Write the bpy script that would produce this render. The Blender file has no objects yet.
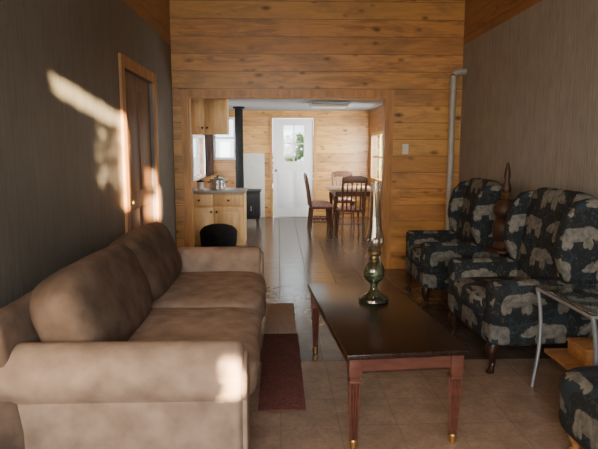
import bpy, bmesh, math, random
from mathutils import Vector, Matrix
random.seed(7)
COL = bpy.context.scene.collection
PI = math.pi
R = math.radians

# ------------------------------------------------------------------ node helper
class NT:
    def __init__(s, name):
        s.m = bpy.data.materials.new(name); s.m.use_nodes = True
        s.t = s.m.node_tree
        s.b = [n for n in s.t.nodes if n.type == 'BSDF_PRINCIPLED'][0]
        s.out = [n for n in s.t.nodes if n.type == 'OUTPUT_MATERIAL'][0]
        s.tc = s.t.nodes.new('ShaderNodeTexCoord')
    def put(s, sock, v):
        if isinstance(v, bpy.types.NodeSocket): s.t.links.new(v, sock)
        else: sock.default_value = v
    def M(s, op, a, b=None, c=None):
        n = s.t.nodes.new('ShaderNodeMath'); n.operation = op
        for i, v in enumerate((a, b, c)):
            if v is not None: s.put(n.inputs[i], v)
        return n.outputs[0]
    def sep(s, v):
        n = s.t.nodes.new('ShaderNodeSeparateXYZ'); s.put(n.inputs[0], v); return n.outputs
    def comb(s, x, y, z):
        n = s.t.nodes.new('ShaderNodeCombineXYZ')
        for i, v in enumerate((x, y, z)): s.put(n.inputs[i], v)
        return n.outputs[0]
    def noise(s, vec, scale, detail=3, rough=.5, dist=0):
        n = s.t.nodes.new('ShaderNodeTexNoise'); s.put(n.inputs['Vector'], vec)
        n.inputs['Scale'].default_value = scale; n.inputs['Detail'].default_value = detail
        n.inputs['Roughness'].default_value = rough; n.inputs['Distortion'].default_value = dist
        return n.outputs[0]
    def white(s, w):
        n = s.t.nodes.new('ShaderNodeTexWhiteNoise'); n.noise_dimensions = '1D'
        s.put(n.inputs['W'], w); return n.outputs['Value']
    def voro(s, vec, scale):
        n = s.t.nodes.new('ShaderNodeTexVoronoi'); s.put(n.inputs['Vector'], vec)
        n.inputs['Scale'].default_value = scale; return n.outputs['Distance']
    def mapr(s, v, a, b, c=0., d=1.):
        n = s.t.nodes.new('ShaderNodeMapRange'); s.put(n.inputs[0], v)
        for i, x in enumerate((a, b, c, d)): n.inputs[i+1].default_value = x
        return n.outputs[0]
    def mix(s, f, a, b, mode='MIX'):
        n = s.t.nodes.new('ShaderNodeMix'); n.data_type = 'RGBA'; n.blend_type = mode
        s.put(n.inputs[0], f)
        for sock, v in ((n.inputs[6], a), (n.inputs[7], b)):
            if isinstance(v, tuple): v = (*v[:3], 1)
            s.put(sock, v)
        return n.outputs[2]
    def bump(s, h, strength=.3, dist=.01):
        n = s.t.nodes.new('ShaderNodeBump'); n.inputs['Strength'].default_value = strength
        n.inputs['Distance'].default_value = dist; s.put(n.inputs['Height'], h)
        s.t.links.new(n.outputs[0], s.b.inputs['Normal'])
    def col(s, v): s.put(s.b.inputs['Base Color'], (*v, 1) if isinstance(v, tuple) else v)
    def set(s, **k):
        for a, v in k.items(): s.put(s.b.inputs[a.replace('_', ' ')], v)
        return s

def dk(c, f): return tuple(x*f for x in c)

def simple(name, c, rough=.5, metal=0., var=.2, scale=12, stretch=(1, 1, 1), bump=0., spec=None):
    n = NT(name)
    mp = n.t.nodes.new('ShaderNodeMapping'); n.put(mp.inputs[0], n.tc.outputs['Object'])
    mp.inputs['Scale'].default_value = stretch
    f = n.noise(mp.outputs[0], scale, 4)
    n.col(n.mix(n.mapr(f, .3, .7), dk(c, 1-var), dk(c, 1+var)))
    n.set(Roughness=rough, Metallic=metal)
    if spec is not None: n.b.inputs['Specular IOR Level'].default_value = spec
    if bump: n.bump(f, bump, .005)
    return n.m

def plank(name, along, h, ca, cb, rough=.36, groove=.028, across='z', knots=True):
    n = NT(name); x, y, z = n.sep(n.tc.outputs['Object'])[:3]
    ax = {'x': x, 'y': y, 'z': z}
    a = ax[along]; c = ax[across]
    q = n.M('DIVIDE', c, h); idx = n.M('FLOOR', q); fr = n.M('FRACT', q)
    rnd = n.white(idx); rnd2 = n.white(n.M('ADD', idx, 51.3)); rnd3 = n.white(n.M('ADD', idx, 17.7))
    sh = n.M('MULTIPLY_ADD', rnd, 37., a)
    g = n.noise(n.comb(n.M('MULTIPLY', sh, 1.1), n.M('MULTIPLY', c, 18.), idx), 2.2, 6, .65, 1.6)
    g2 = n.noise(n.comb(n.M('MULTIPLY', sh, 1.2), n.M('MULTIPLY', c, 9.), idx), 1.5, 5, .65, 1.0)
    g3 = n.noise(n.comb(n.M('MULTIPLY', sh, .9), n.M('MULTIPLY', c, 2.5), n.M('MULTIPLY', idx, 3.1)), 1.6, 4, .6, .5)
    base = n.mix(n.mapr(g, .32, .68), ca, cb)
    base = n.mix(n.mapr(g2, .46, .64), base, dk(cb, .42))
    base = n.mix(n.M('MULTIPLY', rnd, .65), base, dk(cb, .68))
    base = n.mix(n.M('MULTIPLY', rnd2, .5), base, (min(1, ca[0]*1.15), ca[1]*1.35, ca[2]*1.45))
    base = n.mix(n.M('MULTIPLY', rnd3, .3), base, (ca[0]*.9, ca[1]*.85, ca[2]*1.45))
    base = n.mix(n.mapr(g3, .5, .68, 0., .65), base, (cb[0]*.48, cb[1]*.66, cb[2]*1.15))
    if knots:
        kn = n.voro(n.comb(n.M('MULTIPLY', sh, 2.2), n.M('MULTIPLY', q, .9), 0.), 1.0)
        base = n.mix(n.mapr(kn, .04, .17, .9, 0.), base, dk(cb, .18))
        kn2 = n.voro(n.comb(n.M('MULTIPLY', sh, 3.7), n.M('MULTIPLY', q, 1.3), 7.3), 1.0)
        base = n.mix(n.mapr(kn2, .05, .2, .75, 0.), base, dk(cb, .22))
    gr = n.M('MAXIMUM', n.mapr(fr, groove*.5, groove, 1., 0.), n.mapr(fr, 1-groove, 1-groove*.5, 0., 1.))
    base = n.mix(n.M('MULTIPLY', gr, .6), base, dk(cb, .2))
    n.col(base); n.set(Roughness=rough)
    n.bump(n.M('SUBTRACT', n.M('MULTIPLY', g, .2), n.M('MULTIPLY', gr, .5)), .25, .005)
    return n.m

def panel(name, along, c):
    n = NT(name); x, y, z = n.sep(n.tc.outputs['Object'])[:3]
    a = {'x': x, 'y': y}[along]
    q = n.M('DIVIDE', a, .2); idx = n.M('FLOOR', q); fr = n.M('FRACT', q)
    rnd = n.white(idx)
    st = n.noise(n.comb(n.M('MULTIPLY', a, 22.), idx, n.M('MULTIPLY', z, 1.6)), 3., 5, .65, .6)
    bl = n.noise(n.tc.outputs['Object'], 5., 4)
    base = n.mix(n.mapr(st, .3, .7), dk(c, .7), dk(c, 1.25))
    base = n.mix(n.M('MULTIPLY', rnd, .3), base, dk(c, .8))
    base = n.mix(n.mapr(bl, .45, .75, 0., .35), base, dk(c, 1.35))
    gr = n.mapr(fr, .02, .04, 1., 0.)
    base = n.mix(n.M('MULTIPLY', gr, .4), base, dk(c, .35))
    n.col(base); n.set(Roughness=.5); n.bump(n.M('SUBTRACT', n.M('MULTIPLY', st, .15), gr), .2, .004)
    return n.m

def bear_fabric(name):
    n = NT(name); x, y, z = n.sep(n.tc.outputs['Object'])[:3]
    nx, ny, nz = [n.M('ABSOLUTE', v) for v in n.sep(n.tc.outputs['Normal'])[:3]]
    isy = n.M('GREATER_THAN', ny, n.M('MAXIMUM', nx, nz))
    isz = n.M('GREATER_THAN', nz, n.M('MAXIMUM', nx, ny))
    def sel(f, a, b): return n.M('ADD', n.M('MULTIPLY', f, b), n.M('MULTIPLY', n.M('SUBTRACT', 1., f), a))
    u = sel(isy, y, x); v = sel(isz, z, x)
    wob = n.noise(n.tc.outputs['Object'], 14., 2)
    u = n.M('MULTIPLY_ADD', wob, .014, u); v = n.M('MULTIPLY_ADD', wob, .014, v)
    u = n.M('MULTIPLY', u, .88); v = n.M('MULTIPLY', v, .88)
    cw, ch = .32, .178
    qv = n.M('DIVIDE', n.M('ADD', v, .03), ch); row = n.M('FLOOR', qv)
    qu = n.M('ADD', n.M('DIVIDE', u, cw), n.M('MULTIPLY', row, .5))
    fu = n.M('MULTIPLY', n.M('SUBTRACT', n.M('FRACT', qu), .5), cw)
    fv = n.M('MULTIPLY', n.M('SUBTRACT', n.M('FRACT', qv), .5), ch)
    par = n.M('SUBTRACT', n.M('MULTIPLY', n.M('FLOORED_MODULO', row, 2.), 2.), 1.)
    fu = n.M('MULTIPLY', fu, par)
    d = None
    for cx, cy, rx, ry in ((.02, .014, .088, .04), (-.035, .024, .048, .038), (.07, .012, .04, .038),
                           (-.098, .008, .034, .026), (-.13, -.004, .02, .012), (-.09, .036, .01, .01),
                           (-.05, -.035, .018, .034), (-.022, -.036, .015, .026), (.09, -.032, .02, .038), (.062, -.034, .017, .028)):
        e = n.M('ADD', n.M('POWER', n.M('DIVIDE', n.M('SUBTRACT', fu, cx), rx), 2.),
                n.M('POWER', n.M('DIVIDE', n.M('SUBTRACT', fv, cy), ry), 2.))
        d = e if d is None else n.M('MINIMUM', d, e)
    f1 = n.mapr(d, .83, 1.12, 1., 0.)
    mot = n.noise(n.tc.outputs['Object'], 26., 4, .6)
    leafy = n.noise(n.tc.outputs['Object'], 24., 3, .6, 2.)
    base = n.mix(n.mapr(leafy, .56, .61), (.011, .016, .022), (.05, .056, .052))
    base = n.mix(n.mapr(n.noise(n.tc.outputs['Object'], 9., 1, .5, 1.), .58, .62), base, (.02, .036, .048))
    bear = n.mix(n.mapr(mot, .36, .62), (.095, .10, .096), (.215, .21, .18))
    n.col(n.mix(f1, base, bear)); n.set(Roughness=.85)
    n.bump(mot, .12, .004)
    return n.m

def glassy(name, tint=(.95, .97, .96), gloss=.12, edge=.5):
    n = NT(name)
    tr = n.t.nodes.new('ShaderNodeBsdfTransparent'); gl = n.t.nodes.new('ShaderNodeBsdfGlossy')
    nz = n.noise(n.tc.outputs['Object'], 6., 2)
    n.put(tr.inputs[0], n.mix(nz, tint, dk(tint, .97)))
    gl.inputs['Roughness'].default_value = .06
    lw = n.t.nodes.new('ShaderNodeLayerWeight'); lw.inputs[0].default_value = .35
    mx = n.t.nodes.new('ShaderNodeMixShader')
    n.put(mx.inputs[0], n.M('MULTIPLY_ADD', lw.outputs['Facing'], edge, gloss))
    n.put(mx.inputs[1], tr.outputs[0]); n.put(mx.inputs[2], gl.outputs[0])
    n.put(n.out.inputs[0], mx.outputs[0])
    return n.m

def vinyl(name, ca, cb, rough, tile=.3, spec=.5, grout=.3, mott=.5):
    n = NT(name); x, y, z = n.sep(n.tc.outputs['Object'])[:3]
    f = n.noise(n.tc.outputs['Object'], 7., 7, .65, .5); f2 = n.noise(n.tc.outputs['Object'], 45., 4)
    base = n.mix(n.mapr(f, .38, .64), ca, cb)
    base = n.mix(n.mapr(f2, .48, .72, 0., mott), base, dk(cb, .75))
    tr = n.white(n.M('ADD', n.M('FLOOR', n.M('DIVIDE', x, tile)), n.M('MULTIPLY', n.M('FLOOR', n.M('DIVIDE', y, tile)), 13.7)))
    base = n.mix(n.M('MULTIPLY', tr, .3), base, dk(cb, .75))
    fx = n.M('FRACT', n.M('DIVIDE', x, tile)); fy = n.M('FRACT', n.M('DIVIDE', y, tile))
    gr = n.M('MAXIMUM', n.mapr(fx, .014, .026, 1., 0.), n.mapr(fy, .014, .026, 1., 0.))
    base = n.mix(n.M('MULTIPLY', gr, grout), base, dk(ca, .4))
    n.col(base); n.put(n.b.inputs['Roughness'], n.M('MAXIMUM', n.mapr(f2, .3, .7, rough*.9, rough*1.12), n.M('MULTIPLY', gr, .6)))
    n.b.inputs['Specular IOR Level'].default_value = spec
    return n.m

MAT = dict(
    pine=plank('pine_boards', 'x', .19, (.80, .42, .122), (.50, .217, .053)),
    pine_y=plank('pine_boards_shaded', 'y', .19, (.46, .21, .065), (.27, .115, .034)),  # same pine, with the side walls' shade put into the colour
    cabwood=simple('pale_pine_cabinet', (.92, .60, .27), .4, var=.16, scale=3, stretch=(7, 7, 1)),
    trim=simple('pine_trim', (.52, .26, .085), .4, var=.25, scale=3, stretch=(6, 6, 1)),
    casing=simple('dark_pine_casing', (.40, .19, .06), .4, var=.3, scale=3, stretch=(6, 6, 1)),
    doorwood=simple('dark_pine_door', (.18, .085, .032), .45, var=.3, scale=3, stretch=(6, 6, .6)),
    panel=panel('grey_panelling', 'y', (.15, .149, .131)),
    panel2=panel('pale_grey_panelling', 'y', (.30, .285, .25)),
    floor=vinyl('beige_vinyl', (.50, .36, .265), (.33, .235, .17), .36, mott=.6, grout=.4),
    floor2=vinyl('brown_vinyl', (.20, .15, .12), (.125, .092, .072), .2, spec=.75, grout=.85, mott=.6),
    ceil=simple('ceiling_boards', (.32, .335, .36), .7, var=.08, scale=3),
    pineceil=plank('pine_ceiling', 'y', .155, (.50, .25, .085), (.32, .14, .042), across='x'),
    suede=simple('tan_suede', (.325, .245, .195), .9, var=.28, scale=9, bump=.2),
    suede_dark=simple('brown_suede', (.135, .096, .072), .88, var=.38, scale=8, bump=.25),
    bears=bear_fabric('animal_print_fabric'),
    darkwood=simple('dark_walnut', (.045, .02, .012), .35, var=.3, scale=4, stretch=(8, 1, 8)),
    tabletop=simple('dark_table_top', (.022, .012, .009), .26, var=.3, scale=4, stretch=(9, 1, 1)),
    mahog=simple('mahogany', (.14, .055, .04), .35, var=.3, scale=4, stretch=(2, 8, 8)),
    brass=simple('brass', (.75, .52, .2), .3, metal=1., var=.1),
    oldbrass=simple('aged_brass', (.36, .29, .17), .38, metal=1., var=.2),
    chrome=simple('grey_metal', (.36, .40, .43), .4, metal=.7, var=.08),
    iron=simple('black_iron', (.012, .012, .013), .6, var=.3),
    matte=simple('matte_black', (.012, .012, .013), .85, var=.3, spec=.2),
    white=simple('white_paint', (.88, .89, .9), .4, var=.03),
    palesheet=simple('pale_sheet', (.6, .58, .53), .5, var=.05),
    offwhite=simple('white_plastic', (.8, .79, .74), .4, var=.04),
    pipe=simple('grey_white_pipe', (.42, .41, .37), .4, var=.1),
    steel=simple('steel_pot', (.6, .6, .58), .25, metal=.8, var=.1),
    counter=simple('pale_counter', (.45, .42, .38), .35, var=.15, scale=40),
    rug=simple('dark_red_rug', (.18, .065, .055), .95, var=.35, scale=60, bump=.4),
    mat=simple('pale_tan_glare', (.42, .34, .27), .9, var=.2, scale=50, bump=.3),  # colour for the painted door reflection
    lampglass=glassy('smoked_green_glass', (.44, .58, .49), .1, .5),
    clear=glassy('clear_glass'),
    chimney=glassy('chimney_glass', (.84, .87, .86), .16, .75),
    tableglass=glassy('table_glass', (.8, .9, .88), .2),
    turned=simple('turned_brown_wood', (.05, .022, .012), .55, var=.3, scale=10),
    chairwood=simple('chair_wood', (.10, .04, .018), .4, var=.3, scale=6),
    dinetop=simple('dining_table_top', (.5, .36, .25), .35, var=.2, scale=4, stretch=(8, 1, 1)),
    pad=simple('pale_red_cushion', (.5, .3, .26), .85, var=.4, scale=25),
    curtain=simple('dark_curtain', (.07, .035, .03), .9, var=.3, scale=4, stretch=(1, 14, 1)),
    leaf=simple('leaf_green', (.10, .19, .04), .6, var=.5, scale=5),
    soil=simple('grass_ground', (.10, .15, .04), .9, var=.4, scale=3),
    shelfwood=simple('honey_wood', (.36, .17, .065), .4, var=.25, scale=5, stretch=(1, 7, 7)),
)

# ------------------------------------------------------------------ mesh helpers
def NB(): return bmesh.new()
def box(bm, x0, x1, y0, y1, z0, z1, bev=0., seg=2):
    r = bmesh.ops.create_cube(bm, size=1.)
    vs = r['verts']
    for v in vs:
        v.co = Vector(((x0+x1)/2 + v.co.x*(x1-x0), (y0+y1)/2 + v.co.y*(y1-y0), (z0+z1)/2 + v.co.z*(z1-z0)))
    if bev:
        es = list({e for v in vs for e in v.link_edges})
        bmesh.ops.bevel(bm, geom=es, offset=bev, segments=seg, profile=.5, affect='EDGES')
    return bm
def loft(bm, rings, cap=True):
    L = [[bm.verts.new(p) for p in r] for r in rings]
    k = len(L[0])
    for a, b in zip(L, L[1:]):
        for i in range(k): bm.faces.new((a[i], a[(i+1) % k], b[(i+1) % k], b[i]))
    if cap:
        bm.faces.new(L[0][::-1]); bm.faces.new(L[-1])
    return bm
def lathe(bm, prof, cx=0, cy=0, z0=0, seg=28, cap=True):
    return loft(bm, [[(cx+r*math.cos(2*PI*i/seg), cy+r*math.sin(2*PI*i/seg), z0+z) for i in range(seg)] for r, z in prof], cap)
def tube(bm, pts, r, seg=10, r1=None):
    pts = [Vector(p) for p in pts]; rings = []
    for i, p in enumerate(pts):
        t = (pts[min(i+1, len(pts)-1)] - pts[max(i-1, 0)]).normalized()
        up = Vector((0, 0, 1)) if abs(t.z) < .9 else Vector((1, 0, 0))
        s = t.cross(up).normalized(); w = s.cross(t)
        rr = r if r1 is None else r + (r1-r)*i/(len(pts)-1)
        rings.append([p + (s*math.cos(2*PI*k/seg) + w*math.sin(2*PI*k/seg))*rr for k in range(seg)])
    return loft(bm, rings)
def prism(bm, pts, axis, a0, a1, bev=0., ends=(False, True), seg=3):
    """extrude a 2-D outline along x (pts are y,z) or along y (pts are x,z)"""
    f = (lambda p, a: (a, p[0], p[1])) if axis == 'x' else (lambda p, a: (p[0], a, p[1]))
    A = [bm.verts.new(f(p, a0)) for p in pts]; B = [bm.verts.new(f(p, a1)) for p in pts]
    k = len(pts)
    for i in range(k): bm.faces.new((A[i], A[(i+1) % k], B[(i+1) % k], B[i]))
    fa = bm.faces.new(A[::-1]); fb = bm.faces.new(B)
    bmesh.ops.recalc_face_normals(bm, faces=bm.faces)
    if bev:
        es = []
        if ends[0]: es += list(fa.edges)
        if ends[1]: es += list(fb.edges)
        bmesh.ops.bevel(bm, geom=list(set(es)), offset=bev, segments=seg, profile=.5, affect='EDGES')
    return bm
def superq(bm, c, h, k=5., n=10, tilt=0., taxis='Y', lump=0., sd=0):
    tmp = bmesh.new()
    bmesh.ops.create_cube(tmp, size=2.)
    bmesh.ops.subdivide_edges(tmp, edges=list(tmp.edges), cuts=n, use_grid_fill=True)
    rot = Matrix.Rotation(tilt, 3, taxis); rr = random.Random(sd)
    ph = [rr.uniform(0, 6) for _ in range(4)]
    for v in tmp.verts:
        p = v.co.copy()
        q = (abs(p.x)**k + abs(p.y)**k + abs(p.z)**k)**(1/k)
        p = p/q
        f = 1 + lump*(math.sin(3*p.x+ph[0])*math.sin(3*p.y+ph[1]) + .6*math.sin(5*p.z+4*p.y+ph[2]))
        p = Vector((p.x*h[0]*f, p.y*h[1], p.z*h[2]*f))
        v.co = rot @ p + Vector(c)
    me = bpy.data.meshes.new('tmp'); tmp.to_mesh(me); tmp.free()
    bm.from_mesh(me); bpy.data.meshes.remove(me)
    return bm
def obj(name, bm, mat, parent=None, smooth=35, kind=None):
    bmesh.ops.recalc_face_normals(bm, faces=bm.faces)
    me = bpy.data.meshes.new(name); bm.to_mesh(me); bm.free()
    me.materials.append(MAT[mat] if isinstance(mat, str) else mat)
    if smooth:
        for p in me.polygons: p.use_smooth = True
        me.set_sharp_from_angle(angle=R(smooth))
    o = bpy.data.objects.new(name, me); COL.objects.link(o)
    if parent: o.parent = parent
    if kind: o['kind'] = kind
    return o
def tag(o, label, cat, group=None):
    o['label'] = label; o['category'] = cat
    if group: o['group'] = group
    return o
def thing(name, label, cat, loc=(0, 0, 0), rz=0, group=None):
    o = bpy.data.objects.new(name, None); COL.objects.link(o); o.empty_display_size = .1
    o.location = loc; o.rotation_euler = (0, 0, rz)
    return tag(o, label, cat, group)
def copy_tree(o, parent=None):
    c = o.copy(); COL.objects.link(c)
    if parent: c.parent = parent
    for ch in list(o.children): copy_tree(ch, c)
    return c
def struct(name, bm, mat, parent=None, smooth=35):
    return obj(name, bm, mat, parent, smooth, kind=None if parent else 'structure')
def wall(name, axis, p0, p1, a, z, holes, mat):
    ca = sorted({a[0], a[1], *[h[0] for h in holes], *[h[1] for h in holes]})
    cz = sorted({z[0], z[1], *[h[2] for h in holes], *[h[3] for h in holes]})
    bm = NB()
    for i in range(len(ca)-1):
        for j in range(len(cz)-1):
            ma, mz = (ca[i]+ca[i+1])/2, (cz[j]+cz[j+1])/2
            if any(h[0] < ma < h[1] and h[2] < mz < h[3] for h in holes): continue
            if axis == 'x': box(bm, p0, p1, ca[i], ca[i+1], cz[j], cz[j+1])
            else: box(bm, ca[i], ca[i+1], p0, p1, cz[j], cz[j+1])
    return struct(name, bm, mat, smooth=0)

XL, XR = -1.2, 2.1
YB, YP, YP2, YF = -1.3, 6.5, 6.62, 11.7
KL, KR = -1.4, 1.87
HC = 3.6

# ------------------------------------------------------------------ room shell
struct('floor', box(NB(), XL-.1, XR+.1, YB-.1, 3.58, -.1, 0), 'floor', smooth=0)
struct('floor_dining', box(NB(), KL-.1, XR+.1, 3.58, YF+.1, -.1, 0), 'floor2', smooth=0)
wall('wall_left', 'x', XL-.1, XL, (YB, YP), (0, 2.55), [(4.46, 5.5, 0, 2.03)], 'panel')
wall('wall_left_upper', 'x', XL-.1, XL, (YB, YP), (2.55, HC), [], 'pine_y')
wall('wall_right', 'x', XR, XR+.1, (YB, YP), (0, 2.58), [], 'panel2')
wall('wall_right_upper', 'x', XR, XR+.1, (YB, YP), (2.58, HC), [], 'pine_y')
wall('wall_partition', 'y', YP, YP2, (KL-.1, XR+.1), (0, HC), [(-1.03, 1.24, 0, 2.0)], 'pine')
wall('wall_back', 'y', YB-.1, YB, (XL-.1, XR+.1), (0, HC), [(.6, 2.08, .8, 2.42), (-.9, .3, .9, 2.2)], 'pine')
struct('ceiling', box(NB(), XL-.1, XR+.1, YB-.1, YP2, HC, HC+.1), 'pineceil', smooth=0)
struct('ceiling_kitchen', box(NB(), KL-.1, KR+.1, YP2, YF+.1, 2.2, 2.3), 'ceil', smooth=0)
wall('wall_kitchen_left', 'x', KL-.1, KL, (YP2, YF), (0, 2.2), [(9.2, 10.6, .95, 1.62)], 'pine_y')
wall('wall_kitchen_right', 'x', KR, KR+.1, (YP2, YF), (0, 2.2), [(9.85, 11.25, .85, 1.68), (6.85, 7.75, .9, 1.7)], 'pine_y')  # the nearer hole is added for fill light
DX0, DX1 = -.13, .72
wall('wall_far', 'y', YF, YF+.1, (KL-.1, KR+.1), (0, 2.2), [(DX0, DX1, 0, 2.05), (-1.3, -.93, 1.25, 2.02)], 'pine')
wall('wall_upper_outside', 'y', YP2, YP2+.05, (KL-.1, XR+.1), (2.3, HC), [], 'pine')

def frame_y(name, x0, x1, z0, z1, y0, y1, w, mat, bottom=True, parent=None):
    bm = NB()
    box(bm, x0-w, x0, y0, y1, z0 if not bottom else z0-w, z1+w); box(bm, x1, x1+w, y0, y1, z0 if not bottom else z0-w, z1+w)
    box(bm, x0, x1, y0, y1, z1, z1+w)
    if bottom: box(bm, x0, x1, y0, y1, z0-w, z0)
    return struct(name, bm, mat, parent, smooth=0)
def frame_x(name, y0, y1, z0, z1, x0, x1, w, mat, bottom=True, parent=None):
    bm = NB()
    box(bm, x0, x1, y0-w, y0, z0 if not bottom else z0-w, z1+w); box(bm, x0, x1, y1, y1+w, z0 if not bottom else z0-w, z1+w)
    box(bm, x0, x1, y0, y1, z1, z1+w)
    if bottom: box(bm, x0, x1, y0, y1, z0-w, z0)
    return struct(name, bm, mat, parent, smooth=0)
frame_y('trim_1', -1.03, 1.24, 0, 2.0, YP-.02, YP, .075, 'trim', bottom=False)
# jamb lining of the opening
bm = NB(); box(bm, -1.03, -1.01, YP, YP2, 0, 1.98); box(bm, 1.22, 1.24, YP, YP2, 0, 1.98); box(bm, -1.03, 1.24, YP, YP2, 1.98, 2.0)
struct('trim_2', bm, 'trim', smooth=0)
frame_x('trim_3', 4.46, 5.5, 0, 2.03, XL, XL+.022, .09, 'casing', bottom=False)
# side door (left wall)
bm = NB(); box(bm, XL-.07, XL-.03, 4.46, 5.5, .01, 2.03)
d = struct('door_1', bm, 'doorwood', smooth=0)
for (a, b, c, e) in ((4.57, 4.93, .2, .9), (5.03, 5.39, .2, .9), (4.57, 4.93, 1.05, 1.9), (5.03, 5.39, 1.05, 1.9)):
    struct('door_panel', box(NB(), XL-.031, XL-.02, a, b, c, e, .004), 'doorwood', d)
bm = NB(); tube(bm, [(XL-.03, 4.53, .98), (XL+.02, 4.53, .98)], .012); superq(bm, (XL+.03, 4.53, .98), (.022, .028, .028), 2.2, 4)
struct('door_knob', bm, 'oldbrass', d)
# baseboards
bm = NB(); box(bm, 1.325, XR, YP-.015, YP, 0, .09); struct('baseboard_partition', bm, 'trim', smooth=0)
bm = NB(); box(bm, XR-.012, XR, YB, YP-.015, 0, .09); struct('baseboard_right', bm, 'trim', smooth=0)
bm = NB(); box(bm, XL, XL+.012, YB, 4.37, 0, .09); struct('baseboard_left', bm, 'trim', smooth=0)

# far white door with glazing
gx0, gx1, gz0, gz1 = .10, .52, 1.16, 1.9
bm = NB(); ys = (YF+.02, YF+.06)
box(bm, DX0+.01, gx0, *ys, .01, 2.04); box(bm, gx1, DX1-.01, *ys, .01, 2.04)
box(bm, gx0, gx1, *ys, .01, gz0); box(bm, gx0, gx1, *ys, gz1, 2.04)
d = struct('door_2', bm, 'white', smooth=0)
for a, b in ((DX0+.1, .27), (.33, DX1-.1)):
    struct('door_panel', box(NB(), a, b, YF+.01, YF+.02, .2, .95, .004), 'white', d)
bm = NB(); box(bm, gx0, gx1, YF+.035, YF+.041, gz0, gz1); struct('glass', bm, 'clear', d)
bm = NB(); box(bm, .30, .32, YF+.015, YF+.03, gz0, gz1); box(bm, gx0, gx1, YF+.015, YF+.03, 1.52, 1.54)
struct('muntin', bm, 'white', d)
bm = NB(); tube(bm, [(DX0+.07, YF+.02, .98), (DX0+.07, YF-.03, .98)], .012); superq(bm, (DX0+.07, YF-.04, .98), (.03, .022, .03), 2.2, 4)
struct('door_knob', bm, 'oldbrass', d)
frame_y('trim_4', DX0, DX1, 0, 2.05, YF-.02, YF, .05, 'trim', bottom=False)

# windows
w = frame_y('window_1', -1.3, -.93, 1.25, 2.02, YF-.02, YF, .05, 'white')
bm = NB(); box(bm, -1.3, -.93, YF+.04, YF+.046, 1.25, 2.02); struct('glass', bm, 'clear', w)
bm = NB(); box(bm, -1.3, -.93, YF+.02, YF+.04, 1.63, 1.66); struct('muntin', bm, 'white', w)
w = frame_x('window_2', 9.85, 11.25, .85, 1.68, KR-.02, KR, .06, 'trim')
bm = NB(); box(bm, KR+.04, KR+.046, 9.85, 11.25, .85, 1.68); struct('glass', bm, 'clear', w)
bm = NB(); box(bm, KR+.02, KR+.04, 10.53, 10.57, .85, 1.68); box(bm, KR+.02, KR+.04, 9.85, 11.25, 1.25, 1.28); struct('muntin', bm, 'trim', w)
w = frame_x('window_3', 9.2, 10.6, .95, 1.62, KL, KL+.02, .05, 'white')
bm = NB(); box(bm, KL-.046, KL-.04, 9.2, 10.6, .95, 1.62); struct('glass', bm, 'clear', w)
w = frame_y('window_4', .6, 2.08, .8, 2.42, YB, YB+.015, .018, 'trim')
w = frame_y('window_5', -.9, .3, .9, 2.2, YB, YB+.02, .07, 'trim')
w = frame_x('added_window', 6.85, 7.75, .9, 1.7, KR-.02, KR, .06, 'trim')  # unseen opening added to bring fill light onto the cabinet fronts
struct('ground', box(NB(), -14, 14, -14, 26, -.6, -.5), 'soil', smooth=0)

# ------------------------------------------------------------------ sofa
sofa = thing('sofa', 'long tan suede sofa with rolled arms and brown back cushions against the left wall', 'sofa')
obj('base', box(NB(), -1.13, -.19, 2.32, 4.32, .07, .29, .02), 'suede', sofa)
def arm_prof(cy, r, cz, sgn, inner, outer, zb):
    pts = [(inner, zb), (inner, cz)]
    a1 = PI + math.asin(max(-1, min(1, math.sqrt(max(0, 1-((outer-cy)/r)**2)))))
    N = 18
    for i in range(1, N+1):
        a = a1*i/N
        pts.append((cy + sgn*r*math.cos(a), cz + r*math.sin(a)))
    pts.append((outer, zb))
    return pts
for sgn, cy in ((1, 2.195), (-1, 4.445)):
    pr = arm_prof(cy, .125, .505, sgn, cy+sgn*.125, cy-sgn*.09, .07)
    a = obj('arm', prism(NB(), pr, 'x', -1.14, -.145, .035), 'suede', sofa)
    c0 = Vector((cy+sgn*.01, .40))
    pr2 = [tuple(c0 + (Vector(p)-c0)*.82) for p in pr]
    obj('arm_front', prism(NB(), pr2, 'x', -.15, -.13, .008), 'suede', a)
pb = [(-1.17, .1), (-1.0, .1), (-1.0, .3), (-1.06, .70)] + [(-1.115+.055*math.cos(t), .71+.055*math.sin(t)) for t in [PI*i/8 for i in range(0, 9)]]
obj('backrest', prism(NB(), pb, 'y', 2.09, 4.55, .03, (True, True)), 'suede_dark', sofa)
for i, cy in enumerate((2.825, 3.82)):
    obj('seat_cushion', superq(NB(), (-.5, cy, .375), (.40, .505, .105), 5.5, 14, lump=.02, sd=i), 'suede', sofa)
for i, cy in enumerate((2.82, 3.83)):
    obj('back_cushion', superq(NB(), (-.915, cy, .64), (.145, .535, .23), 4.0, 18, R(-22), lump=.015, sd=i+5), 'suede_dark', sofa)
for fx in (-1.08, -.25):
    for fy in (2.17, 4.45): obj('foot', box(NB(), fx-.03, fx+.03, fy-.03, fy+.03, 0, .07, .008), 'darkwood', sofa)

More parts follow.
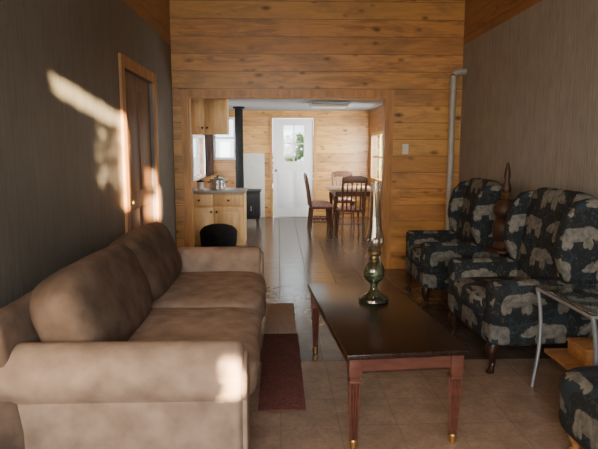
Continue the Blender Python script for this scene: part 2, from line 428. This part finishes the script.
# ------------------------------------------------------------------ coffee table
ct = thing('coffee_table', 'low dark wood coffee table with fluted mahogany legs and brass feet', 'coffee table', (.54, 3.13, 0), R(4.5))
TW, TL, TH = .294, .69, .482
obj('tabletop', box(NB(), -TW, TW, -TL, TL, TH-.028, TH, .008, 3), 'tabletop', ct)
bm = NB()
ax, ay = TW-.046, TL-.055
for s in (-1, 1):
    box(bm, -ax+.02, ax-.02, s*ay-.011, s*ay+.011, TH-.105, TH-.029)
    box(bm, s*ax-.011, s*ax+.011, -ay+.02, ay-.02, TH-.105, TH-.029)
ap = obj('apron', bm, 'mahog', ct, 0)
for s in (-1, 1):
    obj('bead', box(NB(), -ax+.03, ax-.03, s*(ay+.011)-.003, s*(ay+.011)+.003, TH-.106, TH-.098), 'darkwood', ap, 0)
sec = []
for k in range(4):
    a = k*PI/2
    for u, dd in ((-1, 1), (-.78, 1), (-.55, .6), (-.34, 1), (-.21, 1), (0, .6), (.21, 1), (.34, 1), (.55, .6), (.78, 1)):
        x, y = dd, u
        sec.append((x*math.cos(a)-y*math.sin(a), x*math.sin(a)+y*math.cos(a)))
for sx in (-1, 1):
    for sy in (-1, 1):
        cx, cy = sx*(ax-.004), sy*(ay-.004)
        def ring(z, h): return [(cx+p[0]*h, cy+p[1]*h, z) for p in sec]
        bm = loft(NB(), [ring(.04, .0145), ring(TH-.155, .026)])
        box(bm, cx-.03, cx+.03, cy-.03, cy+.03, TH-.125, TH-.029, .003)
        box(bm, cx-.024, cx+.024, cy-.024, cy+.024, TH-.14, TH-.12)
        box(bm, cx-.029, cx+.029, cy-.029, cy+.029, TH-.155, TH-.14, .003)
        lg = obj('leg', bm, 'mahog', ct, 30)
        obj('ferrule', lathe(NB(), [(.012, 0), (.018, .004), (.021, .04), (.018, .045)], cx, cy, 0, 16), 'brass', lg)

# oil lamp
ol = thing('oil_lamp', 'green glass oil lamp with tall clear chimney on the coffee table', 'oil lamp', (.575, 3.32, TH))
obj('lamp_base', lathe(NB(), [(.088, 0), (.092, .008), (.088, .022), (.062, .04), (.04, .055), (.025, .075), (.022, .1), (.03, .118), (.036, .122)], seg=32), 'lampglass', ol)
obj('font', lathe(NB(), [(.036, .122), (.056, .14), (.064, .17), (.065, .19), (.058, .22), (.042, .242), (.03, .25)], seg=32), 'lampglass', ol)
bu = obj('burner', lathe(NB(), [(.03, .25), (.032, .262), (.024, .27), (.024, .283), (.042, .292), (.046, .30), (.04, .315), (.036, .318)], seg=28), 'oldbrass', ol)
bm = tube(NB(), [(.024, 0, .277), (.07, 0, .277)], .003, 6); tube(bm, [(.068, 0, .277), (.074, 0, .277)], .012, 12)
obj('wick_knob', bm, 'oldbrass', bu)
obj('chimney', lathe(NB(), [(.036, .31), (.042, .33), (.053, .36), (.055, .385), (.049, .425), (.039, .47), (.034, .53), (.031, .62), (.031, .71), (.033, .73)], seg=28, cap=False), 'chimney', ol)

# ------------------------------------------------------------------ rug and painted reflection strip
tag(obj('runner_rug', box(NB(), -.12, .14, 2.87, 4.14, .001, .009, .003), 'rug'), 'narrow dark red runner rug on the floor along the sofa front', 'rug')
tag(obj('glare_strip', box(NB(), -.12, .13, 4.16, 5.0, .001, .007, .002), 'mat'), 'long pale tan strip standing for the door reflection on the floor beyond the far end of the red runner', 'mat')  # pale strip added in place of the far door's reflection

# ------------------------------------------------------------------ wing armchairs
def make_armchair(label, loc, rz):
    t = thing('wing_armchair', label, 'armchair', loc, rz, 'animal print wing armchairs along the right wall')
    obj('seat_base', box(NB(), -.36, .33, -.385, .385, .17, .35, .04, 4), 'bears', t)
    obj('seat_cushion', superq(NB(), (-.1, 0, .405), (.30, .29, .085), 5, 12, lump=.02), 'bears', t)
    obj('backrest', superq(NB(), (.225, 0, .745), (.085, .345, .39), 6, 14, R(8), lump=.015, sd=3), 'bears', t)
    for s in (-1, 1):
        pw = [(.33, .42), (.33, 1.04), (.31, 1.09), (.25, 1.105), (.16, 1.085), (.09, 1.01), (.05, .88), (.04, .76), (.07, .66), (.1, .58), (.1, .42)]
        ya, yb = (.315, .415) if s > 0 else (-.415, -.315)
        obj('wing', prism(NB(), pw, 'y', ya, yb, .03, (True, True), 4), 'bears', t, 50)
        pr = arm_prof(s*.36, .08, .52, -s, s*.28, s*.41, .2)
        obj('arm', prism(NB(), pr, 'x', .2, -.37, .03), 'bears', t, 45)
    for s in (-1, 1):
        rings = []
        for z, r, o in ((.19, .042, 0), (.15, .042, -.012), (.11, .03, -.012), (.06, .018, 0), (.025, .02, -.012), (.01, .028, -.022), (0, .026, -.022)):
            rings.append([(-.32+o+r*math.cos(2*PI*i/14), s*.345+s*(-o)*.6+r*math.sin(2*PI*i/14), z) for i in range(14)])
        obj('leg', loft(NB(), rings), 'darkwood', t)
        bm = NB(); loft(bm, [[(.29+a*.024, s*.34+b*.024, .18) for a, b in ((-1, -1), (1, -1), (1, 1), (-1, 1))],
                             [(.33+a*.016, s*.34+b*.016, 0) for a, b in ((-1, -1), (1, -1), (1, 1), (-1, 1))]])
        obj('leg', bm, 'darkwood', t)
    return t
ch = make_armchair('wing armchair in dark animal print fabric nearest the glass end table', (1.66, 3.725, 0), R(2))
c2 = copy_tree(ch); c2.location = (1.64, 5.16, 0); c2.rotation_euler.z = R(-2)
c2['label'] = 'wing armchair in dark animal print fabric nearest the pine wall and white pipe'

# footstool
fs = thing('footstool', 'animal print upholstered footstool in front of the glass end table', 'footstool', (1.60, 2.11, 0))
obj('cushion', superq(NB(), (0, 0, .275), (.345, .36, .165), 5, 14, lump=.015), 'bears', fs)
for sx in (-1, 1):
    for sy in (-1, 1):
        rings = [[(sx*(.24+o)+r*math.cos(2*PI*i/12), sy*(.26+o)+r*math.sin(2*PI*i/12), z) for i in range(12)] for z, r, o in ((.17, .035, 0), (.12, .036, .01), (.05, .018, 0), (.01, .025, .015), (0, .024, .015))]
        obj('leg', loft(NB(), rings), 'shelfwood', fs)

# small table + wooden lamp between the chairs
st = thing('side_table', 'small round dark wood side table between the two wing armchairs', 'side table', (1.83, 4.44, 0))
obj('tabletop', lathe(NB(), [(.15, .585), (.165, .59), (.165, .605), (.155, .61)], seg=32), 'darkwood', st)
obj('pedestal', lathe(NB(), [(.03, .04), (.035, .1), (.02, .18), (.03, .35), (.018, .5), (.04, .585)], seg=20), 'darkwood', st)
for k in range(3):
    a = k*2*PI/3+.5
    obj('leg', tube(NB(), [(0, 0, .1), (.08*math.cos(a), .08*math.sin(a), .09), (.14*math.cos(a), .14*math.sin(a), .012)], .018, 8, .012), 'darkwood', st)
tl = thing('table_lamp', 'turned dark brown wooden lamp with knobbed body and thin top between the two armchairs', 'lamp', (1.83, 4.44, .61))
obj('lamp_base', lathe(NB(), [(.088, 0), (.094, .015), (.084, .04), (.078, .055), (.09, .09), (.1, .14), (.098, .19), (.08, .225), (.06, .24), (.082, .262), (.094, .295), (.094, .33), (.075, .37), (.045, .395)], seg=28), 'turned', tl)
obj('collar', lathe(NB(), [(.036, .395), (.044, .405), (.032, .42), (.042, .435), (.032, .45)], seg=20), 'oldbrass', tl)
obj('finial', lathe(NB(), [(.026, .45), (.036, .475), (.03, .51), (.018, .55), (.026, .585), (.022, .63), (.014, .66), (.008, .69)], seg=20), 'turned', tl)

# ------------------------------------------------------------------ glass end table
gt = thing('end_table', 'glass topped end table with curved grey metal legs beside the armchair', 'end table', (1.79, 2.83, 0))
GH = .625
obj('glass_top', box(NB(), -.30, .28, -.29, .31, GH-.012, GH, .004), 'tableglass', gt)
bm = NB()
for a, b in (((-.29, -.28), (-.29, .3)), ((-.29, .3), (.27, .3)), ((.27, .3), (.27, -.28)), ((.27, -.28), (-.29, -.28))):
    tube(bm, [(*a, GH-.023), (*b, GH-.023)], .011, 8)
obj('rim', bm, 'chrome', gt)
for cx, sx in ((-.29, -1), (.27, 1)):
    for cy in (-.28, .3):
        pts = []
        for i in range(13):
            q = i/12
            pts.append((cx + .09*math.sin(q*PI*.5)*(-sx)*(1-q), cy, (GH-.023)*(1-q)+.004))
        obj('leg', tube(NB(), pts, .012, 8), 'chrome', gt)
obj('shelf', box(NB(), -.245, .225, -.25, .27, .225, .25, .004), 'shelfwood', gt)
bx = thing('wooden_box', 'small honey coloured wooden box on the lower shelf of the glass table', 'box', (1.76, 2.92, .2505))
obj('body', box(NB(), -.12, .13, -.1, .1, 0, .07, .004), 'shelfwood', bx)
obj('lid', box(NB(), -.125, .135, -.105, .105, .071, .09, .004), 'shelfwood', bx)

# ------------------------------------------------------------------ fittings on the pine wall
sw = thing('light_switch', 'white light switch plate on the pine wall right of the opening', 'light switch', (1.465, YP, 1.41))
obj('plate', box(NB(), -.035, .035, -.008, 0, -.058, .058, .003), 'offwhite', sw, 0)
obj('toggle', box(NB(), -.008, .008, -.02, -.008, -.014, .014, .002), 'offwhite', sw, 0)
vp = thing('vent_pipe', 'pale grey vent pipe bending into the right wall in the corner', 'pipe', (1.96, 6.38, 0))
pts = [(0, 0, .01), (0, 0, 1.2), (0, 0, 2.2)] + [(.07-.07*math.cos(a), 0, 2.2+.07*math.sin(a)) for a in [PI/2*i/6 for i in range(1, 7)]] + [(.138, 0, 2.27)]
obj('pipe', tube(NB(), pts, .036, 16), 'pipe', vp)
obj('collar', tube(NB(), [(0, 0, 2.1), (0, 0, 2.16)], .042, 16), 'pipe', vp)
obj('collar', tube(NB(), [(0, 0, 1.18), (0, 0, 1.24)], .042, 16), 'pipe', vp)

# ------------------------------------------------------------------ kitchen
bc = thing('base_cabinet', 'pine kitchen base cabinet just beyond the left side of the opening', 'cabinet', (-.955, 8.2, 0))
obj('body', box(NB(), -.44, .44, .02, .6, 0, .77), 'cabwood', bc, 0)
for s in (-1, 1):
    dr = obj('door', box(NB(), s*.215-.2, s*.215+.2, 0, .02, .08, .56, .006), 'cabwood', bc)
    obj('door_panel', box(NB(), s*.215-.13, s*.215+.13, -.012, -.0005, .15, .49, .005), 'cabwood', dr)
    obj('handle', superq(NB(), (s*.04, -.012, .5), (.016, .016, .016), 2, 4), 'iron', dr)
    dw = obj('drawer', box(NB(), s*.215-.2, s*.215+.2, 0, .02, .59, .75, .006), 'cabwood', bc)
    obj('knob', superq(NB(), (s*.215, -.012, .67), (.016, .016, .016), 2, 4), 'iron', dw)
tag(obj('countertop', box(NB(), -1.398, -.49, 8.17, 8.83, .772, .81, .008), 'counter'), 'pale kitchen countertop on the pine base cabinet', 'countertop')
wc = thing('wall_cabinet', 'pine upper kitchen cabinet hanging above the countertop', 'cabinet', (-1.075, 8.3, 1.63))
obj('body', box(NB(), -.323, .323, .02, .36, 0, .565), 'cabwood', wc, 0)
for s in (-1, 1):
    dr = obj('door', box(NB(), s*.16-.152, s*.16+.152, 0, .02, .02, .545, .006), 'cabwood', wc)
    obj('door_panel', box(NB(), s*.16-.095, s*.16+.095, -.012, -.0005, .09, .475, .005), 'cabwood', dr)
    obj('knob', superq(NB(), (s*.035, -.012, .09), (.015, .015, .015), 2, 4), 'iron', dr)
sp = thing('stock_pot', 'pale metal cooking pot with lid standing on the kitchen countertop', 'pot', (-.92, 8.45, .811))
obj('body', lathe(NB(), [(.11, 0), (.12, .01), (.12, .14), (.124, .145)], seg=24), 'steel', sp)
ld = obj('lid', lathe(NB(), [(.124, .146), (.11, .165), (.04, .185), (.01, .188)], seg=24), 'steel', sp)
obj('knob', lathe(NB(), [(.008, .188), (.02, .2), (.018, .212), (.006, .216)], seg=14), 'iron', ld)
for s in (-1, 1): obj('handle', tube(NB(), [(s*.118, -.03, .11), (s*.15, -.025, .115), (s*.155, .0, .115), (s*.15, .025, .115), (s*.118, .03, .11)], .007, 8), 'iron', sp)
cn = thing('canister', 'small white canister left of the cooking pot on the countertop', 'canister', (-1.17, 8.42, .811))
obj('body', lathe(NB(), [(.05, 0), (.055, .005), (.055, .11), (.05, .115)], seg=20), 'offwhite', cn)
obj('lid', lathe(NB(), [(.056, .116), (.056, .13), (.015, .136), (.015, .148)], seg=20), 'iron', cn)
tb = thing('black_bin', 'black rounded bin with a domed lid on the floor before the pine base cabinet', 'bin', (-.86, 7.9, 0))
obj('body', lathe(NB(), [(.225, 0), (.24, .02), (.255, .12), (.262, .225), (.26, .235)], seg=36), 'matte', tb)
obj('lid', lathe(NB(), [(.264, .236), (.265, .25), (.25, .285), (.205, .325), (.13, .35), (.05, .36), (.01, .361)], seg=36), 'matte', tb)

# curtain by the kitchen window
bm = NB(); N = 40; a, b = [], []
for i in range(N+1):
    y = 10.62 + .95*i/N; x = KL+.05+.018*math.sin(i*1.3)
    a.append(bm.verts.new((x, y, .9))); b.append(bm.verts.new((x, y, 1.72)))
for i in range(N): bm.faces.new((a[i], a[i+1], b[i+1], b[i]))
cu = thing('curtain', 'dark curtain hanging beside the left kitchen window', 'curtain')
obj('cloth', bm, 'curtain', cu, 80)
obj('rod', tube(NB(), [(KL+.05, 9.1, 1.73), (KL+.05, 11.6, 1.73)], .01, 8), 'iron', cu)
for y in (9.12, 11.58):
    obj('bracket', tube(NB(), [(KL, y, 1.73), (KL+.05, y, 1.73)], .008, 8), 'iron', cu)

# wood stove and pipe
ws = thing('wood_stove', 'black cast iron wood stove beyond the kitchen counter', 'stove', (-.66, 10.65, 0))
obj('body', box(NB(), -.29, .3, -.25, .25, .12, .62, .015), 'iron', ws)
obj('top_plate', box(NB(), -.31, .32, -.27, .27, .621, .65, .008), 'iron', ws)
dd = obj('door', box(NB(), -.17, .18, -.275, -.251, .2, .52, .01), 'iron', ws)
obj('handle', tube(NB(), [(.14, -.275, .36), (.14, -.31, .36), (.14, -.31, .28)], .009, 8), 'chrome', dd)
for sx in (-.24, .25):
    for sy in (-.2, .2): obj('leg', lathe(NB(), [(.02, 0), (.022, .02), (.03, .125)], sx, sy, 0, 12), 'iron', ws)
pp = thing('stove_pipe', 'black stove pipe rising from the wood stove to the kitchen ceiling', 'stove pipe', (-.745, 10.68, .651))
obj('pipe', tube(NB(), [(0, 0, 0), (0, 0, .8), (0, 0, 1.52)], .075, 20), 'matte', pp)
obj('collar', tube(NB(), [(0, 0, .7), (0, 0, .76)], .08, 20), 'matte', pp)
obj('ceiling_collar', tube(NB(), [(0, 0, 1.52), (0, 0, 1.548)], .11, 20), 'matte', pp)
tag(obj('wall_sheet', box(NB(), -.78, -.3, YF-.015, YF-.001, .002, 1.33, .003), 'palesheet'), 'white sheet panel on the far pine wall behind the wood stove', 'wall panel')  # thin pale sheet flat against the far wall

# ceiling light
cl = thing('ceiling_light', 'long boxy light fixture on the kitchen ceiling', 'ceiling light', (.85, 9.6, 2.199))
obj('housing', box(NB(), -.32, .32, -.3, .3, -.05, 0, .006), 'chrome', cl)
obj('diffuser', box(NB(), -.29, .29, -.27, .27, -.085, -.051, .012), 'offwhite', cl)

# dining set
TX = 1.25
dt = thing('dining_table', 'wooden dining table with pale top in the room beyond the opening', 'dining table', (TX, 9.75, 0))
obj('tabletop', box(NB(), -.40, .40, -.55, .55, .715, .745, .01), 'dinetop', dt)
obj('apron', box(NB(), -.31, .31, -.46, .46, .63, .714), 'chairwood', dt, 0)
for sx in (-.3, .3):
    for sy in (-.45, .45): obj('leg', lathe(NB(), [(.02, 0), (.028, .05), (.022, .12), (.034, .4), (.025, .5), (.038, .55), (.038, .64)], sx, sy, 0, 14), 'chairwood', dt)
def make_chair(label, loc, rz):
    t = thing('dining_chair', label, 'chair', loc, rz, 'spindle back chairs around the dining table')
    obj('seat', box(NB(), -.2, .2, -.2, .2, .42, .45, .012), 'chairwood', t)
    obj('seat_pad', superq(NB(), (0, .01, .468), (.18, .18, .025), 4, 6), 'pad', t)
    for sx in (-1, 1):
        obj('leg', tube(NB(), [(sx*.16, .15, .42), (sx*.17, .165, .2), (sx*.185, .18, 0)], .019, 10, .013), 'chairwood', t)
        obj('leg', tube(NB(), [(sx*.16, -.15, .42), (sx*.17, -.17, .2), (sx*.185, -.19, 0)], .019, 10, .013), 'chairwood', t)
        obj('back_post', tube(NB(), [(sx*.175, -.175, .44), (sx*.185, -.205, .7), (sx*.19, -.25, .95)], .018, 10), 'chairwood', t)
    pr = [(-.21, .87), (-.2, .97), (-.1, 1.0), (.1, 1.0), (.2, .97), (.21, .87), (.1, .89), (-.1, .89)]
    obj('top_rail', prism(NB(), pr, 'y', -.262, -.24, .004, (True, True)), 'chairwood', t)
    for k in range(4):
        x = -.11+.22*k/3
        obj('spindle', tube(NB(), [(x, -.18, .445), (x, -.21, .7), (x, -.248, .9)], .011, 8), 'chairwood', t)
    for pa, pb_ in (((-.17, .165, .2), (-.17, -.17, .2)), ((.17, .165, .2), (.17, -.17, .2)), ((-.17, 0, .2), (.17, 0, .2))):
        obj('stretcher', tube(NB(), [pa, pb_], .01, 8), 'chairwood', t)
    return t
c0 = make_chair('wooden spindle back dining chair at the near end of the table', (1.16, 9.0, 0), R(6))
for lab, loc, rz in (('wooden spindle back dining chair on the left of the table facing right, nearer one', (.71, 9.48, 0), -PI/2),
                     ('wooden spindle back dining chair on the door side of the table, farther one', (.71, 9.97, 0), -PI/2),
                     ('wooden spindle back dining chair at the far end of the table', (1.22, 10.55, 0), PI)):
    c = copy_tree(c0); c['label'] = lab; c.location = loc; c.rotation_euler.z = rz

# ------------------------------------------------------------------ foliage outside
def leaf(bm, c, s, rr):
    rot = Matrix.Rotation(rr.uniform(0, 6.3), 3, 'Y') @ Matrix.Rotation(rr.uniform(-.7, .7), 3, 'X') @ Matrix.Rotation(rr.uniform(-.7, .7), 3, 'Z')
    pts = [(-s, 0, 0), (-.3*s, .02*s, .4*s), (.4*s, 0, .35*s), (s, 0, 0), (.4*s, 0, -.35*s), (-.3*s, .02*s, -.4*s)]
    bm.faces.new([bm.verts.new(Vector(c) + rot @ Vector(p)) for p in pts])
rr = random.Random(3)
bm = NB()
# gaps left in the unseen leaf screen to shape sun patches (x0, x1, z0, z1, openness)
BR = [(.96, 1.62, 2.238, 2.32, 1.), (1.25, 1.53, 1.78, 2.17, .45), (1.53, 1.62, 1.62, 2.24, 1.), (1.86, 2.02, 1.54, 1.72, 1.),
      (1.88, 2.02, 1.84, 1.98, .97), (2.05, 2.14, 1.54, 1.82, 1.), (1.48, 1.56, .86, 1.0, .98)]
for _ in range(20000):
    x, z = rr.uniform(.45, 2.55), rr.uniform(.55, 2.68)
    p = 0; dm = 9
    for a, b, c, d_, q in BR:
        dx = max(a-x, x-b, 0); dz = max(c-z, z-d_, 0); dd_ = math.hypot(dx, dz); dm = min(dm, dd_)
        if dd_ < .024: p = max(p, q)
    if rr.random() < p: continue
    leaf(bm, (x, -1.7+rr.uniform(-.04, .04), z), min(.085, .03+dm*.55)*rr.uniform(.85, 1.1), rr)
sb = thing('sun_leaf_screen', 'unseen leaf screen added outside the window behind the viewer to shape the sun', 'shrub')  # leaves added out of view to break the sun into patches
obj('foliage', bm, 'leaf', sb, 0)
obj('stem', tube(NB(), [(1.5, -1.78, -.5), (1.42, -1.78, 1.0), (1.2, -1.78, 1.7)], .03, 8, .01), 'turned', sb)
def bush(c, rad, n, label, smin=.06, smax=.14):
    rr = random.Random(int(c[0]*100)); bm = NB()
    for _ in range(n):
        v = Vector((rr.gauss(0, 1), rr.gauss(0, 1), rr.gauss(0, 1))).normalized()*rr.uniform(.6, 1)
        leaf(bm, (c[0]+v.x*rad[0], c[1]+v.y*rad[1], c[2]+v.z*rad[2]), rr.uniform(smin, smax), rr)
    t = thing('shrub', label, 'shrub', (0, 0, 0), 0)
    obj('foliage', bm, 'leaf', t, 0)
    obj('stem', tube(NB(), [(c[0], c[1], -.5), (c[0], c[1], c[2])], .04, 8, .02), 'turned', t)
bush((.6, 14.2, .9), (.85, .5, .95), 700, 'green shrub seen through the glass of the white far door')
bush((3.0, 15.6, 1.0), (.9, .9, 1.3), 900, 'green shrub seen through the right kitchen window')
bush((3.0, 8.4, 1.5), (.45, 1.5, 1.5), 3200, 'unseen dense leaf mass added outside the right kitchen window to block sun', .1, .18)  # added out of view to keep sun off the dining wall
bush((3.0, 4.8, 1.5), (.5, 1.3, 1.5), 3200, 'unseen dense leaf mass added beyond the wall behind the armchairs to block sun', .1, .18)  # added out of view as another sun blocker

# ------------------------------------------------------------------ light
w = bpy.data.worlds.new('World'); bpy.context.scene.world = w; w.use_nodes = True
bg = [n for n in w.node_tree.nodes if n.type == 'BACKGROUND'][0]
bg.inputs[0].default_value = (.85, .92, 1.0, 1); bg.inputs[1].default_value = 5.5
def area(name, loc, d, sx, sy, power, col):
    l = bpy.data.lights.new(name, 'AREA'); l.shape = 'RECTANGLE'; l.size = sx; l.size_y = sy; l.energy = power; l.color = col
    o = bpy.data.objects.new(name, l); COL.objects.link(o); o.location = loc
    o.rotation_euler = Vector(d).to_track_quat('-Z', 'Y').to_euler(); return o
s = bpy.data.lights.new('sun', 'SUN'); s.energy = 115; s.angle = R(.7); s.color = (1, .68, .36)
so = bpy.data.objects.new('sun', s); COL.objects.link(so)
so.rotation_euler = Vector((-.45, 1, -.11)).to_track_quat('-Z', 'Y').to_euler()
area('back_window_light', (-.1, -1.2, 1.75), (.1, 1, .03), 1.6, 1.2, 100, (1, .97, .92))
area('kitchen_window_light', (KR+.3, 10.25, 1.35), (-1, 1.0, -.12), 1.0, .8, 215, (1, .98, .95))
area('kitchen_left_light', (KL-.25, 9.9, 1.3), (1, .9, -.1), 1.3, .6, 58, (.97, .98, 1))
area('kitchen_near_fill', (KR+.25, 7.25, 1.35), (-1, .35, .0), .8, .7, 38, (1, .95, .88))  # added fill lamp for the kitchen cabinet fronts

cam = bpy.data.cameras.new('camera'); co = bpy.data.objects.new('camera', cam); COL.objects.link(co)
cam.sensor_width = 36; cam.lens = 560/598*36; cam.clip_start = .05
co.location = (0, 0, 1.4); co.rotation_euler = (R(90-7.58), 0, R(-2.04))
bpy.context.scene.camera = co
